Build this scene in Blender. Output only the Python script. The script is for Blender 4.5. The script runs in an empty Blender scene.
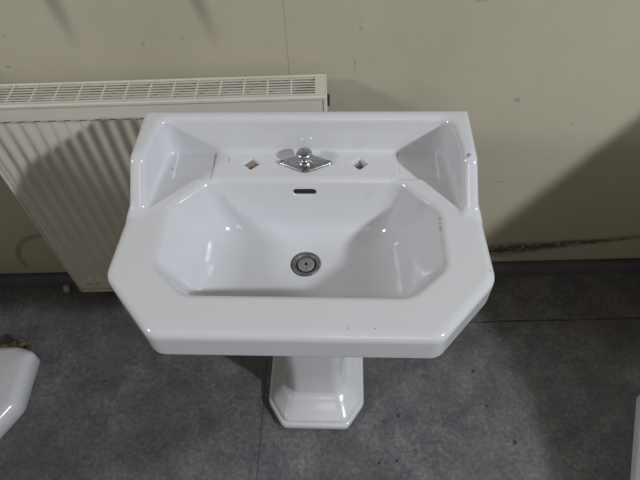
import bpy, bmesh, math, random
import numpy as np
from mathutils import Vector, Matrix
random.seed(4)
C = bpy.context.scene.collection
PI = math.pi

# ------------------------------------------------------------ helpers
def link(name, me, mat=None, parent=None, smooth=True, auto=None):
    if mat: me.materials.append(mat)
    o = bpy.data.objects.new(name, me); C.objects.link(o)
    if parent: o.parent = parent
    if smooth:
        me.polygons.foreach_set('use_smooth', [True] * len(me.polygons))
        if auto is not None: me.set_sharp_from_angle(angle=math.radians(auto))
    return o

def from_bm(name, bm, mat=None, parent=None, smooth=True, auto=35):
    bmesh.ops.recalc_face_normals(bm, faces=bm.faces[:])
    me = bpy.data.meshes.new(name); bm.to_mesh(me); bm.free()
    return link(name, me, mat, parent, smooth, auto)

def box(bm, x0, x1, y0, y1, z0, z1, bev=0, seg=2):
    r = bmesh.ops.create_cube(bm, size=1)
    for v in r['verts']:
        v.co = Vector(((x0 + x1) / 2 + v.co.x * (x1 - x0), (y0 + y1) / 2 + v.co.y * (y1 - y0), (z0 + z1) / 2 + v.co.z * (z1 - z0)))
    if bev:
        es = list({e for v in r['verts'] for e in v.link_edges})
        bmesh.ops.bevel(bm, geom=es, offset=bev, segments=seg, profile=.5, affect='EDGES')

def lathe(bm, prof, cx, cy, n=32):
    rings = []
    for r, z in prof:
        rings.append([bm.verts.new((cx + max(r, 1e-5) * math.cos(2 * PI * k / n), cy + max(r, 1e-5) * math.sin(2 * PI * k / n), z)) for k in range(n)])
    for a, b in zip(rings, rings[1:]):
        for k in range(n):
            bm.faces.new((a[k], a[(k + 1) % n], b[(k + 1) % n], b[k]))
    bm.faces.new(rings[0]); bm.faces.new(rings[-1])

def ring_loft(bm, rings):
    vs = [[bm.verts.new(p) for p in r] for r in rings]
    n = len(vs[0])
    for a, b in zip(vs, vs[1:]):
        for k in range(n):
            bm.faces.new((a[k], a[(k + 1) % n], b[(k + 1) % n], b[k]))
    bm.faces.new(vs[0]); bm.faces.new(vs[-1])

def round_poly(pts, r, seg=4):
    out = []
    n = len(pts)
    for i in range(n):
        p = Vector(pts[i]); a = (Vector(pts[i - 1]) - p); b = (Vector(pts[(i + 1) % n]) - p)
        rr = min(r, a.length * .45, b.length * .45)
        pa = p + a.normalized() * rr; pb = p + b.normalized() * rr
        for k in range(seg + 1):
            t = k / seg
            out.append(tuple(pa * (1 - t) ** 2 + p * 2 * t * (1 - t) + pb * t * t))
    return out

def thing(name, label, cat, loc=(0, 0, 0), rz=0, group=None):
    o = bpy.data.objects.new(name, None); C.objects.link(o)
    o.location = loc; o.rotation_euler = (0, 0, rz); o.empty_display_size = .05
    o['label'] = label; o['category'] = cat
    if group: o['group'] = group
    return o
def tag(o, label, cat):
    o['label'] = label; o['category'] = cat; return o
def struct(o):
    o['kind'] = 'structure'; return o

# ------------------------------------------------------------ materials
def new_mat(name):
    m = bpy.data.materials.new(name); m.use_nodes = True
    nt = m.node_tree; b = nt.nodes['Principled BSDF']
    return m, nt, b
def N(nt, t, **k):
    n = nt.nodes.new(t)
    for a, v in k.items(): setattr(n, a, v)
    return n
def mathn(nt, op, a, b=None, c=None):
    n = N(nt, 'ShaderNodeMath', operation=op)
    for i, v in enumerate((a, b, c)):
        if v is None: continue
        if isinstance(v, (int, float)): n.inputs[i].default_value = v
        else: nt.links.new(v, n.inputs[i])
    return n.outputs[0]
def noise(nt, vec, scale, detail=4, rough=.55, dist=0):
    n = N(nt, 'ShaderNodeTexNoise')
    n.inputs['Scale'].default_value = scale; n.inputs['Detail'].default_value = detail
    n.inputs['Roughness'].default_value = rough; n.inputs['Distortion'].default_value = dist
    nt.links.new(vec, n.inputs['Vector']); return n.outputs['Fac']
def ramp(nt, fac, stops):
    n = N(nt, 'ShaderNodeValToRGB'); e = n.color_ramp.elements
    while len(e) > 1: e.remove(e[-1])
    for i, (p, c) in enumerate(stops):
        el = e[0] if i == 0 else e.new(p)
        el.position = p; el.color = (*c, 1) if len(c) == 3 else c
    nt.links.new(fac, n.inputs['Fac']); return n.outputs['Color']
def mix(nt, fac, a, b, mode='MIX'):
    n = N(nt, 'ShaderNodeMix', data_type='RGBA', blend_type=mode)
    for sock, v in ((n.inputs[0], fac), (n.inputs[6], a), (n.inputs[7], b)):
        if isinstance(v, (int, float)): sock.default_value = v
        elif isinstance(v, tuple): sock.default_value = (*v, 1)
        else: nt.links.new(v, sock)
    return n.outputs[2]
def sstep(nt, v, a, b, lo=0., hi=1.):
    n = N(nt, 'ShaderNodeMapRange', interpolation_type='SMOOTHSTEP')
    nt.links.new(v, n.inputs[0])
    n.inputs[1].default_value = a; n.inputs[2].default_value = b
    n.inputs[3].default_value = lo; n.inputs[4].default_value = hi
    return n.outputs[0]
def coords(nt):
    tc = N(nt, 'ShaderNodeTexCoord'); s = N(nt, 'ShaderNodeSeparateXYZ')
    nt.links.new(tc.outputs['Object'], s.inputs[0])
    return tc.outputs['Object'], s.outputs[0], s.outputs[1], s.outputs[2]
def bump(nt, b, h, strength, dist=.001):
    n = N(nt, 'ShaderNodeBump'); n.inputs['Strength'].default_value = strength; n.inputs['Distance'].default_value = dist
    nt.links.new(h, n.inputs['Height']); nt.links.new(n.outputs[0], b.inputs['Normal'])
def spot(nt, u, v, cu, cv, ru, rv, soft=.4):
    a = mathn(nt, 'MULTIPLY', mathn(nt, 'SUBTRACT', u, cu), 1 / ru)
    c = mathn(nt, 'MULTIPLY', mathn(nt, 'SUBTRACT', v, cv), 1 / rv)
    d = mathn(nt, 'SQRT', mathn(nt, 'ADD', mathn(nt, 'MULTIPLY', a, a), mathn(nt, 'MULTIPLY', c, c)))
    return sstep(nt, d, 1 - soft, 1 + soft, 1, 0)
def maxm(nt, lst):
    r = lst[0]
    for q in lst[1:]: r = mathn(nt, 'MAXIMUM', r, q)
    return r

def porcelain(name, base=(.64, .645, .672), chips=None, rough=.13):
    m, nt, b = new_mat(name)
    v, x, y, z = coords(nt)
    n1 = noise(nt, v, 7, 4)
    col = mix(nt, sstep(nt, n1, .5, .75, 0, .18), base, (.62, .605, .57))
    if chips:
        # small worn chips and stains in the glaze, local coordinates
        ch = maxm(nt, [spot(nt, x, y, cx, cy, rx, ry, .35) for cx, cy, rx, ry in chips])
        rag = sstep(nt, noise(nt, v, 420, 2), .42, .55)
        col = mix(nt, mathn(nt, 'MULTIPLY', ch, mathn(nt, 'MULTIPLY', rag, .8)), col, (.12, .10, .08))
        st = maxm(nt, [spot(nt, x, y, cx, cy, rx, ry, .6) for cx, cy, rx, ry in
                       ((-.036, -.036, .010, .006), (-.079, -.046, .005, .005), (.125, -.117, .018, .006), (.02, -.05, .02, .006))])
        col = mix(nt, mathn(nt, 'MULTIPLY', st, sstep(nt, noise(nt, v, 90, 3), .4, .7, 0, .16)), col, (.42, .37, .30))
    nt.links.new(col, b.inputs['Base Color'])
    b.inputs['Roughness'].default_value = rough
    b.inputs['Specular IOR Level'].default_value = .5
    b.inputs['Coat Weight'].default_value = .25; b.inputs['Coat Roughness'].default_value = .06
    return m

CHIPS = [(.257, -.207, .0022, .003), (.2555, -.217, .0018, .002), (.2555, -.227, .0020, .003), (.257, -.233, .0018, .002), (.330, -.324, .002, .002),
         (.130, -.440, .0016, .0016), (.087, -.440, .0018, .0018), (-.157, -.055, .0015, .008), (.305, -.128, .0045, .004), (-.27, -.08, .0025, .003)]
PORC = porcelain('white_porcelain', chips=CHIPS)
PORC2 = porcelain('white_porcelain_plain', rough=.2)

def plain(name, col, rough=.5, metal=0, nscale=None, namt=.2, spec=.5):
    m, nt, b = new_mat(name)
    b.inputs['Roughness'].default_value = rough; b.inputs['Metallic'].default_value = metal
    b.inputs['Specular IOR Level'].default_value = spec
    if nscale:
        v, x, y, z = coords(nt)
        c = mix(nt, sstep(nt, noise(nt, v, nscale, 5), .35, .7, 0, 1), col, tuple(q * (1 - namt) for q in col))
        nt.links.new(c, b.inputs['Base Color'])
    else: b.inputs['Base Color'].default_value = (*col, 1)
    return m
CHROME = plain('worn_chrome', (.50, .51, .53), .27, 1, 160, .35)
STEEL = plain('dull_drain_metal', (.17, .175, .17), .5, .5, 200, .4)
DULL = plain('limescaled_metal', (.30, .30, .29), .5, .4, 260, .35)
DARK = plain('dark_hole', (.012, .011, .010), .8)
CLAY = plain('bare_clay', (.36, .29, .22), .9, 0, 260, .6)
GRIME = plain('brown_grime', (.10, .075, .045), .9, 0, 60, .7)
PIPEW = plain('painted_pipe', (.45, .44, .42), .5, 0, 80, .3)

def mat_rad(marks):
    m, nt, b = new_mat('cream_radiator_enamel' + ('_marked' if marks else ''))
    v, x, y, z = coords(nt)
    c = mix(nt, sstep(nt, noise(nt, v, 9, 4), .45, .8, 0, .35), (.60, .57, .49), (.50, .46, .37))
    if marks:
        mk = maxm(nt, [spot(nt, x, z, a, bb, r1, .004, .3) for a, bb, r1 in ((-.737, .120, .012), (-.706, .122, .010), (-.66, .121, .006))])
        c = mix(nt, mathn(nt, 'MULTIPLY', mk, sstep(nt, noise(nt, v, 300, 2), .35, .55, 0, .8)), c, (.10, .08, .06))
    nt.links.new(c, b.inputs['Base Color']); b.inputs['Roughness'].default_value = .38
    return m
RAD = mat_rad(False); RADF = mat_rad(True)

def mat_wall():
    m, nt, b = new_mat('cream_wall_paint')
    v, x, y, z = coords(nt)
    c = mix(nt, sstep(nt, noise(nt, v, 2.2, 5), .35, .7), (.475, .438, .338), (.435, .40, .30))
    c = mix(nt, sstep(nt, noise(nt, v, 30, 3), .55, .8, 0, .25), c, (.36, .33, .25))
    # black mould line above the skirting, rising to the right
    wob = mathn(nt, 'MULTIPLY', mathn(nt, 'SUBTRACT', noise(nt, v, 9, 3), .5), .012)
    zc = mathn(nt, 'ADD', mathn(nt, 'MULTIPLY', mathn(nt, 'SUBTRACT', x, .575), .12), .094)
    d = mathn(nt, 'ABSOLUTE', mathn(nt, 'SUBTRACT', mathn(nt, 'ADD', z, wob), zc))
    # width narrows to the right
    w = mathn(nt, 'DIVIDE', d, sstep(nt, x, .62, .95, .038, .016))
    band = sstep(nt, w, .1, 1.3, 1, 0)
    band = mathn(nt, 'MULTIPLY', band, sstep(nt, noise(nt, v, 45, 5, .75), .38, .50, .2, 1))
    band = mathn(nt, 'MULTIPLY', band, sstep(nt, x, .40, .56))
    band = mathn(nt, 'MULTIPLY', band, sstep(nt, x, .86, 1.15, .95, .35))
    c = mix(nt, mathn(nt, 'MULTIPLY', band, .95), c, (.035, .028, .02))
    # soft dark vertical streaks high on the wall
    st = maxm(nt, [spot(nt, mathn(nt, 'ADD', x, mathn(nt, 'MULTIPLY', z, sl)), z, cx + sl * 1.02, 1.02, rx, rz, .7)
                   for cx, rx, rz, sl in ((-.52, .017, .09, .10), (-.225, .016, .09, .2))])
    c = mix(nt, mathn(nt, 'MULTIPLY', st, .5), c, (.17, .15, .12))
    # specks and scuffs
    sp = maxm(nt, [spot(nt, x, z, a, q, r1, r2, .5) for a, q, r1, r2 in
                   ((.534, .427, .010, .003), (.548, .427, .006, .002), (.669, .635, .0035, .004), (.509, .716, .007, .006), (-.684, .853, .005, .004),
                    (-.36, .90, .004, .005), (-.27, .91, .003, .006), (.12, .92, .003, .006), (.37, .975, .012, .004), (.11, .83, .002, .012), (-.655, .93, .003, .004))])
    c = mix(nt, mathn(nt, 'MULTIPLY', sp, sstep(nt, noise(nt, v, 180, 2), .35, .6, .1, .45)), c, (.08, .06, .045))
    # hairline crack
    cr = mathn(nt, 'ABSOLUTE', mathn(nt, 'SUBTRACT', mathn(nt, 'ADD', x, mathn(nt, 'MULTIPLY', mathn(nt, 'SUBTRACT', noise(nt, v, 14, 3), .5), .006)), -.043))
    c = mix(nt, mathn(nt, 'MULTIPLY', sstep(nt, cr, .0006, .0018, 1, 0), .4), c, (.20, .18, .14))
    # curved dark arc low on the left
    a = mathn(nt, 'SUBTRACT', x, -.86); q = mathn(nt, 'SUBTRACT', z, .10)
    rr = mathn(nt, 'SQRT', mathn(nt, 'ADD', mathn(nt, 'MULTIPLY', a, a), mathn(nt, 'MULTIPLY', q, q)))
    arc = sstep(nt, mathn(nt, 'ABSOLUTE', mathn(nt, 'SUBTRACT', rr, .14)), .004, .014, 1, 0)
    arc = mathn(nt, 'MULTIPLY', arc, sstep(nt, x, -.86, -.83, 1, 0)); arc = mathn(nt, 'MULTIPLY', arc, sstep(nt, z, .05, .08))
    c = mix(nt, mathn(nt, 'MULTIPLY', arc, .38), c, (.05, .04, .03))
    nt.links.new(c, b.inputs['Base Color']); b.inputs['Roughness'].default_value = .62
    bump(nt, b, noise(nt, v, 14, 5), .25, .004)
    return m

def mat_floor():
    m, nt, b = new_mat('grey_marbled_vinyl')
    v, x, y, z = coords(nt)
    n1 = noise(nt, v, 9, 8, .75, .3); n2 = noise(nt, v, 85, 6, .75, .2); n3 = noise(nt, v, 3, 3)
    f = mathn(nt, 'ADD', mathn(nt, 'MULTIPLY', n1, .5), mathn(nt, 'MULTIPLY', n2, .5))
    c = ramp(nt, f, [(.36, (.052, .054, .064)), (.47, (.102, .102, .112)), (.55, (.155, .151, .152)), (.66, (.27, .262, .258))])
    c = mix(nt, sstep(nt, n3, .4, .65, 0, .4), c, (.080, .070, .060))
    gr = sstep(nt, noise(nt, v, 150, 3, .6), .67, .71)
    c = mix(nt, mathn(nt, 'MULTIPLY', gr, .7), c, (.03, .028, .026))
    # vinyl seams
    jit = mathn(nt, 'MULTIPLY', mathn(nt, 'SUBTRACT', noise(nt, v, 7, 2), .5), .01)
    s1 = sstep(nt, mathn(nt, 'ABSOLUTE', mathn(nt, 'ADD', mathn(nt, 'ADD', y, .214), jit)), .0008, .0042, 1, 0)
    s1 = mathn(nt, 'MULTIPLY', s1, sstep(nt, x, -.10, -.05))
    s1 = mathn(nt, 'MULTIPLY', s1, sstep(nt, noise(nt, v, 9, 3), .36, .56, .35, 1))
    s2 = sstep(nt, mathn(nt, 'ABSOLUTE', mathn(nt, 'ADD', mathn(nt, 'ADD', x, .152), mathn(nt, 'MULTIPLY', y, -.033))), .0008, .0030, 1, 0)
    s2 = mathn(nt, 'MULTIPLY', s2, .55)
    c = mix(nt, mathn(nt, 'MAXIMUM', s1, s2), c, (.012, .011, .010))
    # small rusty and dark droppings
    sp = maxm(nt, [spot(nt, x, y, a, q, r1, r1, .5) for a, q, r1 in ((.227, -.517, .0055), (.469, -.383, .0055), (.212, -.643, .004), (.162, -.648, .004), (.547, -.598, .006), (.185, -.531, .003), (.49, -.493, .004), (.545, -.25, .004), (-.662, -.39, .004))])
    c = mix(nt, mathn(nt, 'MULTIPLY', sp, .85), c, (.02, .012, .010))
    nt.links.new(c, b.inputs['Base Color'])
    b.inputs['Roughness'].default_value = .5
    bump(nt, b, f, .2, .0015)
    return m
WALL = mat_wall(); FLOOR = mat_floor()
SKIRT = plain('blue_grey_vinyl_skirting', (.085, .080, .102), .6, 0, 12, .25)

# ------------------------------------------------------------ room
bm = bmesh.new(); box(bm, -3.2, 3.2, -4.2, .1, -.1, 0)
struct(from_bm('floor', bm, FLOOR, smooth=False))
bm = bmesh.new(); box(bm, -3.2, 3.2, 0, .1, 0, 2.9)
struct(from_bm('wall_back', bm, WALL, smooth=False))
# coved vinyl skirting
bm = bmesh.new()
prof = [(-.0005, .034), (-.003, .034)]
for k in range(9):
    t = k / 8 * PI / 2
    prof.append((-.003 - .036 * (1 - math.cos(t)), .030 - .028 * math.sin(t)))
prof += [(-.042, .001), (-.042, .0002), (-.0005, .0002)]
ring_loft(bm, [[(x, y, z) for y, z in prof] for x in (-3.2, 3.2)])
struct(from_bm('baseboard_back', bm, SKIRT, auto=60))

# ------------------------------------------------------------ basin (solid defined by distance field, meshed with surface nets)
def smax(a, b, k):
    h = np.maximum(k - np.abs(a - b), 0) / k
    return np.maximum(a, b) + h * h * k * .25
def smin(a, b, k): return -smax(-a, -b, k)

def outline(ax, e, k=.012):
    side = (ax - (.3285 + .037 * e)) * .9996
    cham = .753 * ax + .659 * e - (.753 * .340 + .659 * .3415)
    d = smax(side, cham, k); d = smax(d, e - .4585, k); d = smax(d, -e, .006)
    return d

def basin_sdf(x, e, z):
    ax = np.abs(x)
    o = outline(ax, e)
    slab = smax(smax(o, z, .018), -z - .073, .010)
    # tapering bowl underneath
    o2 = smax(smax(ax - .29, .753 * ax + .659 * e - .43, .03), smax(e - .415, .02 - e, .03), .03)
    under = smax(smax((o2 + .75 * (-z - .05)) * .8, z + .03, .01), -z - .185, .05)
    s = smin(slab, under, .015)
    # raised back with two wings
    bk = smax((ax - (.3305 - .115 * z)) * .99, -e, .006)
    bk = smax(bk, (e - (.200 - .80 * z)) / 1.28, .010)
    bk = smax(bk, z - .0855, .012); bk = smax(bk, -z - .03, .01)
    inner = smax((ax - (.281 + .10 * e)) * .995, (.0265 + .05 * (.08 - z)) - e, .030)
    bk = smax(bk, -inner, .012)
    s = smin(s, bk, .012)
    # bowl
    zz = np.minimum(z, .02)
    w = smax((ax - (.257 + .50 * zz - 1.0 * zz * zz)) * .88, (.110 - .22 * zz) - e, .012)
    w = smax(w, (e - (.379 + .22 * zz)) * .97, .012)
    # rear chamfer (.185,.113)-(.257,.19); front chamfer (.257,.315)-(.19,.379)
    w = smax(w, (.73 * ax - .683 * e - (.73 * .188 - .683 * .111) - .34 * zz) * .95, .014)
    w = smax(w, (.69 * ax + .723 * e - (.69 * .257 + .723 * .318) - .36 * zz) * .95, .014)
    r = np.sqrt(x * x + (e - .212) ** 2)
    w = smax(w, -z - .148 + .12 * r, .048)
    s = smax(s, -w, .011)
    # soap rests
    sr = np.maximum(np.maximum(np.abs(ax - .226) - .038, np.abs(e - .070) - .035), np.abs(z + .0) - .012)
    sr = np.maximum(sr, -(z + .001 + .042 * (e - .036)))
    s = smax(s, -sr, .005)
    # tap holes (diamond)
    th = np.maximum((np.abs(ax - .110) + np.abs(e - .0645) * 1.05 - .0165) * .7, np.abs(z + .005) - .030)
    s = smax(s, -th, .004)
    # overflow slot
    ov = smax(np.abs(x) - .023, np.abs(z + .030) - .0062, .008); ov = np.maximum(ov, np.abs(e - .105) - .035)
    s = smax(s, -ov, .003)
    # waste recess
    wr = np.maximum(r - .030, np.abs(z + .147) - .013)
    s = smax(s, -wr, .003)
    return s

def mesh_sdf(name, f, lo, hi, h, mat, parent):
    ax = [np.arange(lo[i], hi[i] + h, h) for i in range(3)]
    X, E, Z = np.meshgrid(*ax, indexing='ij')
    V = f(X, E, Z)
    nx, ny, nz = V.shape
    ins = V < 0
    idx = -np.ones((nx - 1, ny - 1, nz - 1), int)
    cnt = np.zeros((nx - 1, ny - 1, nz - 1)); acc = np.zeros((nx - 1, ny - 1, nz - 1, 3))
    cor = [(i, j, k) for i in (0, 1) for j in (0, 1) for k in (0, 1)]
    sub = lambda A, c: A[c[0]:nx - 1 + c[0], c[1]:ny - 1 + c[1], c[2]:nz - 1 + c[2]]
    for a in cor:
        for d in range(3):
            if a[d]: continue
            b = list(a); b[d] = 1
            va, vb = sub(V, a), sub(V, b)
            m = (va < 0) != (vb < 0)
            t = np.where(m, va / np.where(m, va - vb, 1), 0)
            cnt += m
            for q in range(3):
                acc[..., q] += m * (a[q] + (t if q == d else 0))
    act = cnt > 0
    idx[act] = np.arange(act.sum())
    ii = np.argwhere(act)
    P = (ii + acc[act] / cnt[act][:, None]) * h + np.array(lo)
    def grad(P):
        ep = 5e-4; g = np.zeros_like(P)
        for q in range(3):
            d = np.zeros(3); d[q] = ep
            A = P + d; B = P - d
            g[:, q] = (f(A[:, 0], A[:, 1], A[:, 2]) - f(B[:, 0], B[:, 1], B[:, 2])) / (2 * ep)
        return g
    P0 = P.copy()
    for _ in range(4):
        g = grad(P); v = f(P[:, 0], P[:, 1], P[:, 2])
        st = -g * (v / np.maximum((g * g).sum(1), .05))[:, None] * .8
        P = P + np.clip(st, -h * .4, h * .4)
    P = np.clip(P, P0 - h * .7, P0 + h * .7)
    faces = []
    for d in range(3):
        a = [slice(0, nx), slice(0, ny), slice(0, nz)]
        u, w = [(1, 2), (2, 0), (0, 1)][d]
        s0 = [slice(None)] * 3; s1 = [slice(None)] * 3
        s0[d] = slice(0, -1); s1[d] = slice(1, None)
        A = ins[tuple(s0)]; B = ins[tuple(s1)]
        m = np.argwhere(A != B)
        ok = (m[:, u] > 0) & (m[:, w] > 0) & (m[:, u] < V.shape[u] - 1) & (m[:, w] < V.shape[w] - 1)
        m = m[ok]
        sgn = A[tuple(m.T)]
        def at(du, dw):
            k = m.copy(); k[:, u] += du; k[:, w] += dw
            return idx[tuple(k.T)]
        q = np.stack([at(-1, -1), at(0, -1), at(0, 0), at(-1, 0)], 1)
        q[~sgn] = q[~sgn][:, ::-1]
        faces.append(q)
    F = np.concatenate(faces)
    Q = P.copy(); Q[:, 1] = -P[:, 1]          # e points towards the viewer = -y
    F = F[:, ::-1]
    me = bpy.data.meshes.new(name)
    me.vertices.add(len(Q)); me.vertices.foreach_set('co', Q.ravel())
    me.loops.add(F.size); me.loops.foreach_set('vertex_index', F.ravel())
    me.polygons.add(len(F)); me.polygons.foreach_set('loop_start', np.arange(0, F.size, 4))
    me.update(calc_edges=True); me.validate()
    g = grad(P); n = g / np.maximum(np.linalg.norm(g, axis=1), 1e-9)[:, None]; n[:, 1] *= -1
    o = link(name, me, mat, parent)
    me.normals_split_custom_set_from_vertices(n.tolist())
    return o

R = .7955
sink = thing('pedestal_washbasin', 'white porcelain pedestal washbasin with chamfered corners and raised back, in front of the radiator', 'washbasin',
             (0, -.2181, 0), math.radians(-2.3622))
basin = mesh_sdf('basin', basin_sdf, (-.352, -.016, -.200), (.352, .472, .096), .0034, PORC, sink)
basin.location = (-.0015, 0, R)

def sub_obj(name, bm, mat, loc, auto=35, parent=sink):
    o = from_bm(name, bm, mat, parent, auto=auto); o.location = loc; return o

# clay seen at the bottom of the tap holes, black insert for the shade in the overflow
for s in (-1, 1):
    bm = bmesh.new()
    p = [(s * .110 + dx, -.0645 + dy) for dx, dy in ((-.016, 0), (0, -.015), (.016, 0), (0, .015))]
    ring_loft(bm, [[(a, b, -.030) for a, b in p], [(a, b, -.011 + .005 * ((i * 7 + s) % 3 - 1)) for i, (a, b) in enumerate(p)]])
    o = sub_obj('tap_hole_plug', bm, CLAY, (0, 0, 0), parent=basin)
bm = bmesh.new(); box(bm, -.0225, .0225, -.1165, -.085, -.0360, -.0240, .004)  # dark insert standing in for the shade inside the overflow
sub_obj('overflow_shade_insert', bm, DARK, (0, 0, 0), parent=basin)['label'] = 'black insert as the shade in the overflow slot'

# chrome lozenge plate with screws and chain knob
bm = bmesh.new()
pl = round_poly([(-.059, 0, 0), (0, -.0285, 0), (.059, 0, 0), (0, .0285, 0)], .011, 6)
def sc(pts, k, z, dx=0):
    out = []
    for a, b, _ in pts:
        v = Vector((a, b, 0)); L = v.length
        v = v * ((L - k) / L); out.append((v.x, v.y, z))
    return out
ring_loft(bm, [sc(pl, 0, -.002), sc(pl, 0, .003), sc(pl, .0012, .0048), sc(pl, .004, .0058)])
plate = sub_obj('lozenge_plate', bm, CHROME, (-.001, -.0655, R), auto=40)
plate['label'] = 'chrome lozenge plate'
for s in (-1, 1):
    bm = bmesh.new(); lathe(bm, [(.0045, .004), (.0045, .0066), (.0035, .0076), (0, .0079)], 0, 0, 16)
    o = sub_obj('screw', bm, DULL, (s * .047, 0, 0), parent=plate)
    bm = bmesh.new(); box(bm, -.0032, .0032, -.0006, .0006, .0072, .0083); 
    # slot across the screw head, same piece
    o2 = sub_obj('screw_slot', bm, DARK, (s * .047, 0, 0), parent=plate)
bm = bmesh.new()
lathe(bm, [(.0150, .005), (.0150, .007), (.0125, .0105), (.008, .0125), (.0065, .0145), (.0058, .020), (.0085, .022), (.0142, .0245), (.0160, .028), (.0152, .0315), (.0110, .0345), (.004, .036), (0, .0362)], 0, 0, 36)
sub_obj('knob', bm, CHROME, (-.001, -.001, 0), auto=60, parent=plate)

# waste fitting
wz = R - .1465
bm = bmesh.new()
lathe(bm, [(.0285, -.004), (.0300, .0005), (.0300, .003), (.0285, .0042), (.0230, .0030), (.0205, -.0015), (.0195, -.006)], 0, 0, 48)
dr = sub_obj('drain_ring', bm, STEEL, (0, -.212, wz), auto=50)
bm = bmesh.new(); lathe(bm, [(.0195, -.006), (.0198, -.0045)], 0, 0, 40)
sub_obj('drain_well', bm, DARK, (0, 0, .0015), parent=dr)
bm = bmesh.new()
lathe(bm, [(.0175, -.004), (.0178, .0005), (.0165, .0018), (.0040, .0024), (.0028, .0010), (.0022, -.001)], 0, 0, 40)
sub_obj('drain_plug', bm, DULL, (0, 0, 0), auto=50, parent=dr)
bm = bmesh.new(); lathe(bm, [(.0028, .0005), (.0028, .0026), (.0015, .0028)], 0, 0, 16)  # dark disc drawn as the shade in the plug's centre hole
sub_obj('drain_hole_shade', bm, DARK, (0, 0, 0), parent=dr)

# pedestal
def octo(a, b, ca, cb, z, ec=.165, r=.012):
    pts = [(-a, -b + cb, 0), (-a + ca, -b, 0), (a - ca, -b, 0), (a, -b + cb, 0), (a, b - cb, 0), (a - ca, b, 0), (-a + ca, b, 0), (-a, b - cb, 0)]
    return [(p[0] * 1.012, p[1] * 1.02 - ec, z) for p in round_poly(pts, r, 4)]
bm = bmesh.new()
rings = []
for a, b, ca, cb, z, r in [(.134, .162, .046, .068, .0, .01), (.1375, .1655, .047, .070, .003, .012), (.1385, .1665, .047, .070, .012, .012), (.1375, .1655, .047, .070, .022, .012),
    (.135, .163, .046, .068, .0275, .012), (.1305, .1585, .045, .067, .0288, .012), (.1285, .1565, .044, .066, .0290, .012), (.1275, .1555, .044, .066, .0335, .012), (.1265, .1545, .044, .066, .0365, .012),
    (.121, .148, .042, .060, .041, .014), (.113, .133, .038, .052, .050, .018), (.103, .118, .033, .042, .061, .02), (.094, .106, .028, .035, .070, .02), (.0845, .0935, .022, .028, .076, .02), (.0815, .089, .022, .027, .086, .02), (.0805, .087, .022, .027, .100, .02), (.0800, .082, .022, .026, .13, .02),
    (.079, .081, .022, .026, .30, .02), (.080, .082, .022, .026, .45, .02), (.086, .090, .024, .03, .53, .02), (.095, .100, .028, .034, .575, .02), (.108, .112, .032, .038, .605, .02), (.112, .116, .034, .04, .618, .02)]:
    rings.append(octo(a, b, ca, cb, z, r=r))
ring_loft(bm, rings)
sub_obj('pedestal', bm, PORC2, (0, 0, 0), auto=60)

# ------------------------------------------------------------ radiator
rad = thing('radiator', 'cream panel radiator with vertical ribs and slotted top grille on the wall behind the washbasin', 'radiator', (0, 0, 0))
x0, x1, zb, zt, yf, yb = -.778, .040, .078, .829, -.110, -.034
per = .0346
# ribbed front panel: grid surface with returned edges
def rib(x, z):
    g = .5 - .5 * math.cos(2 * PI * (x + .683 + per / 2) / per)   # valleys between broad ribs
    if x < x0 + .018 or x > x1 - .02: return 0
    t = min(1, max(0, (.782 - z) / .006)) * min(1, max(0, (z - .135) / .010))
    return (1 - g) * .0065 * t
bm = bmesh.new()
xs = np.linspace(x0 + .003, x1 - .003, 286)
zs = [zb + .003, .10, .120, .134, .136, .139, .142, .145, .15, .3, .45, .6, .72, .770, .774, .777, .779, .781, .783, .79, .80, zt - .010, zt - .004]
grid = [[bm.verts.new((x, yf + rib(x, z), z)) for x in xs] for z in zs]
for a, b in zip(grid, grid[1:]):
    for k in range(len(xs) - 1): bm.faces.new((a[k], a[k + 1], b[k + 1], b[k]))
front = from_bm('front_panel', bm, RADF, rad, auto=50)
md = front.modifiers.new('t', 'SOLIDIFY'); md.thickness = .0025; md.offset = 1 if False else -1
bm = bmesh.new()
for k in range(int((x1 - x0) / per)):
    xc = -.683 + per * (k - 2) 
    if x0 + .03 < xc < x1 - .03: box(bm, xc - .0075, xc + .0075, yf - .0006, yf + .002, .7815, .7842)  # dark strips that stand in for shade in the rib-top recesses
from_bm('rib_notch_shade', bm, plain('notch_shadow_gap', (.10, .09, .075), .8), front, auto=30)
# rolled frame round the front panel
bm = bmesh.new()
box(bm, x0, x1 + .004, yf - .004, yf + .004, zt - .008, zt + .002, .0025, 3)
box(bm, x0, x0 + .006, yf - .003, yf + .004, zb, zt - .004, .0018, 2)
box(bm, x1 - .004, x1 + .004, yf - .003, yf + .004, zb, zt - .004, .0018, 2)
box(bm, x0, x1 + .002, yf - .003, yf + .004, zb - .001, zb + .006, .0018, 2)
from_bm('front_frame', bm, RAD, rad, auto=40)
# top grille with real slots
bm = bmesh.new()
yg0, yg1 = yf + .007, yb + .001
rows = 7; pitch = (yg1 - yg0 - .005) / rows; seg = .0528
gz0, gz1 = zt - .0015, zt
endL, endR = x0 + .004, x1 + .004
xl = endL + .018; xr = x1 - .022
box(bm, endL, xl, yg0 - .003, yg1, gz0, gz1); box(bm, xr, endR, yg0 - .003, yg1, gz0, gz1)
for i in range(rows + 1):
    yc = yg0 + .002 + pitch * i
    hw = .0014 if 0 < i < rows else .0024
    box(bm, xl, xr, yc - hw, yc + hw, gz0, gz1)
for i in range(rows):
    ya = yg0 + .002 + pitch * i
    off = 0
    n = 0
    xx = xr + .0 - off
    while xx > xl:
        if xx < xr - .004: box(bm, xx - .0019, xx + .0019, ya, ya + pitch, gz0 + .0002, gz1 - .0002)
        xx -= seg
from_bm('top_grille', bm, RAD, rad, smooth=False)
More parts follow.
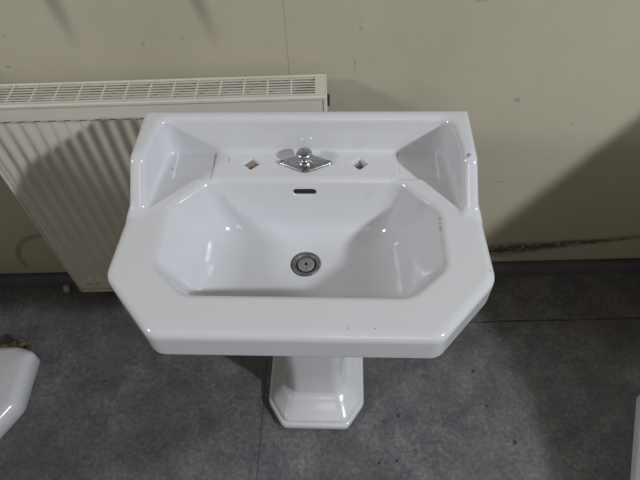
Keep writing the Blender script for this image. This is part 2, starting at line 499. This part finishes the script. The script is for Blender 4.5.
# sides, back panel and convector fins
bm = bmesh.new()
box(bm, x1, x1 + .003, yf, yb, zb + .01, zt + .0005, .001, 1)
from_bm('side_panel', bm, RAD, rad)
bm = bmesh.new(); box(bm, x0, x0 + .003, yf, yb, zb + .01, zt + .0005, .001, 1)
from_bm('side_panel', bm, RAD, rad)
bm = bmesh.new(); box(bm, x0 + .004, x1 - .002, yb - .006, yb, zb, zt - .003)
box(bm, x0 + .002, x1 + .003, yb - .002, yb + .003, zt - .012, zt + .001, .001, 1)
from_bm('back_panel', bm, RAD, rad, auto=30)
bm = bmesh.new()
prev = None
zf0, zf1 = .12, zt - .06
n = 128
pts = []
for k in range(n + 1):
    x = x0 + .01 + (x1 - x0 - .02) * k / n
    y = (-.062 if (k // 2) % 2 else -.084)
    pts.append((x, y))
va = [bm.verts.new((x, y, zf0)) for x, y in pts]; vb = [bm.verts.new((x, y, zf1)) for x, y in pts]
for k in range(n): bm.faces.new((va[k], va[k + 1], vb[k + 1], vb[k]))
fin = from_bm('convector_fins', bm, plain('dusty_shaded_fins', (.24, .215, .17), .9, 0, 40, .5), rad, smooth=False)  # darker than the cream enamel: dust, plus shade of the deep interior
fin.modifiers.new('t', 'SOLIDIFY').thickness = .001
for bx in (-.62, -.12):
    bm = bmesh.new(); box(bm, bx - .015, bx + .015, yb - .001, -.0005, .18, .72)
    from_bm('wall_bracket', bm, RAD, rad)
bm = bmesh.new(); box(bm, x1 + .0025, x1 + .010, -.099, -.092, .792, .822, .001, 1)
from_bm('vent_clip', bm, plain('dark_metal_clip', (.05, .045, .04), .5), rad)['label'] = 'dark vent clip'

# small round pipe cap by the skirting
bm = bmesh.new()
lathe(bm, [(.010, .0), (.011, .002), (.011, .016), (.009, .022), (.005, .026), (0, .0268)], 0, 0, 24)
o = from_bm('pipe_cap', bm, PIPEW); o.location = (-.868, -.054, 0)
tag(o, 'small round pale pipe cap on the floor below the lower left corner of the radiator', 'pipe cap')

# ------------------------------------------------------------ white fixture foot at the left edge
ft = thing('ceramic_block', 'white ceramic block with chamfered corners and brown mortar crust on the floor at far left', 'ceramic block', (-1.010, -.440, 0))
base = [(-.872, -.322), (-.868, -.492), (-.925, -.590), (-1.10, -.610), (-1.16, -.55), (-1.16, -.36), (-1.10, -.305), (-.925, -.302)]
base = [(a + 1.0, b + .45, 0) for a, b in base]
bm = bmesh.new()
rp = round_poly(base, .014, 5)
def ins(k, z):
    o = []
    for a, b, _ in rp:
        v = Vector((a + .005, b + .005, 0)); L = v.length; v = v * ((L - k) / L); o.append((v.x - .005, v.y - .005, z))
    return o
ring_loft(bm, [ins(.004, 0), ins(0, .004), ins(0, .045), ins(.003, .056), ins(.010, .064), ins(.020, .070), ins(.026, .071), ins(.05, .074), ins(.08, .075)])
from_bm('block_body', bm, PORC2, ft, auto=50)
bm = bmesh.new()
random.seed(7)
for k in range(70):
    px = random.uniform(-.165, .095); s = random.uniform(.007, .014)
    mt = Matrix.Translation((px, random.uniform(.143, .160), random.uniform(.012, .070))) @ Matrix.Diagonal((s * 1.5, s, s * .9, 1))
    bmesh.ops.create_icosphere(bm, subdivisions=2, radius=1, matrix=mt)
for k in range(10):
    px = random.uniform(-.15, .08); s = random.uniform(.012, .02)
    bmesh.ops.create_icosphere(bm, subdivisions=2, radius=1, matrix=Matrix.Translation((px, .158, s * .7)) @ Matrix.Diagonal((s * 1.4, s, s * .7, 1)))
for v in bm.verts: v.co.z = max(v.co.z, .0005)
from_bm('mortar_crust', bm, plain('mortar_crust', (.13, .095, .055), .95, 0, 70, .8), ft, auto=80)['label'] = 'rough brown mortar crust'

# ------------------------------------------------------------ white slab lying at the right edge
bm = bmesh.new()
c = [(.905, -.470), (.770, -.780), (1.12, -.93), (1.255, -.62)]
rp = round_poly([(a, b, 0) for a, b in c], .012, 4)
def ins2(k, z):
    o = []
    for a, b, _ in rp:
        v = Vector((a - 1.01, b + .70, 0)); L = v.length; v = v * ((L - k) / L); o.append((v.x, v.y, z))
    return o
ring_loft(bm, [ins2(0, 0), ins2(0, .034), ins2(.0015, .038), ins2(.005, .040)])
o = from_bm('white_slab', bm, PORC2, auto=50); o.location = (1.037, -.70, 0)
tag(o, 'white slab lying on the floor at the right edge', 'slab')

# ------------------------------------------------------------ unseen panels added beyond both edges to shade the corners
bm = bmesh.new()
prof = [(-.002, 0), (-.002, 1.29), (-.447, 1.086), (-.668, .978), (-.883, .822), (-1.117, .751), (-1.5, .70), (-1.5, 0)]  # added panel, profile shaped to cast the diagonal shadow edge
ring_loft(bm, [[(x, y, z) for y, z in prof] for x in (1.232, 1.26)])
o = from_bm('added_shade_panel', bm, plain('shade_panel_white', (.5, .5, .48), .4), auto=30)
tag(o, 'unseen white panel with a sloping top edge, added beyond the right edge to cast shade', 'added shade panel')

bm = bmesh.new()
box(bm, -1.29, -1.262, -.95, -.002, 0, 1.22, .004, 2)  # added panel that keeps the left light off the lower left
o = from_bm('added_shade_panel', bm, bpy.data.materials['shade_panel_white'], auto=30)
tag(o, 'unseen white rectangular panel, added beyond the left edge to cast shade', 'added shade panel')

# ------------------------------------------------------------ light
def area(name, loc, target, size, power, col, sy=None):
    l = bpy.data.lights.new(name, 'AREA'); l.energy = power; l.color = col; l.size = size
    if sy: l.shape = 'RECTANGLE'; l.size_y = sy
    o = bpy.data.objects.new(name, l); C.objects.link(o); o.location = loc
    o.rotation_euler = (Vector(target) - Vector(loc)).to_track_quat('-Z', 'Y').to_euler()
    return o
tgt = (0, -.35, .8)
area('right_window_light', (2.86, -2.27, 2.83), tgt, .14, 106, (.88, .93, 1.0), .2)
area('left_window_light', (-3.1, -1.6, 2.7), tgt, .24, 48, (.93, .95, 1.0), .45)
area('room_light', (.2, -3.6, 2.6), (0, -.3, .4), 0.9, 7, (1, .93, .82), .7)
w = bpy.data.worlds.new('dim_room'); bpy.context.scene.world = w; w.use_nodes = True
bg = w.node_tree.nodes['Background']; bg.inputs[0].default_value = (1, .88, .66, 1); bg.inputs[1].default_value = .105

# ------------------------------------------------------------ camera
cam = bpy.data.cameras.new('camera'); co = bpy.data.objects.new('camera', cam); C.objects.link(co)
cam.sensor_width = 36; cam.lens = 546.18 / 640 * 36; cam.clip_start = .02
th, ya, ro = math.radians(52.0868), math.radians(-1.6289), math.radians(-2.7576)
F = Vector((math.sin(ya) * math.cos(th), math.cos(ya) * math.cos(th), -math.sin(th)))
Rt = Vector((math.cos(ya), -math.sin(ya), 0)); U = Rt.cross(F)
R2 = Rt * math.cos(ro) + U * math.sin(ro); U2 = -Rt * math.sin(ro) + U * math.cos(ro)
M = Matrix((R2, U2, -F)).transposed().to_4x4(); M.translation = (.0412, -1.0872, 1.5748)
co.matrix_world = M
S = bpy.context.scene
S.camera = co
S.view_settings.view_transform = 'Standard'; S.view_settings.look = 'None'; S.view_settings.gamma = 1
S.view_settings.use_curve_mapping = False; S.view_settings.exposure = 0
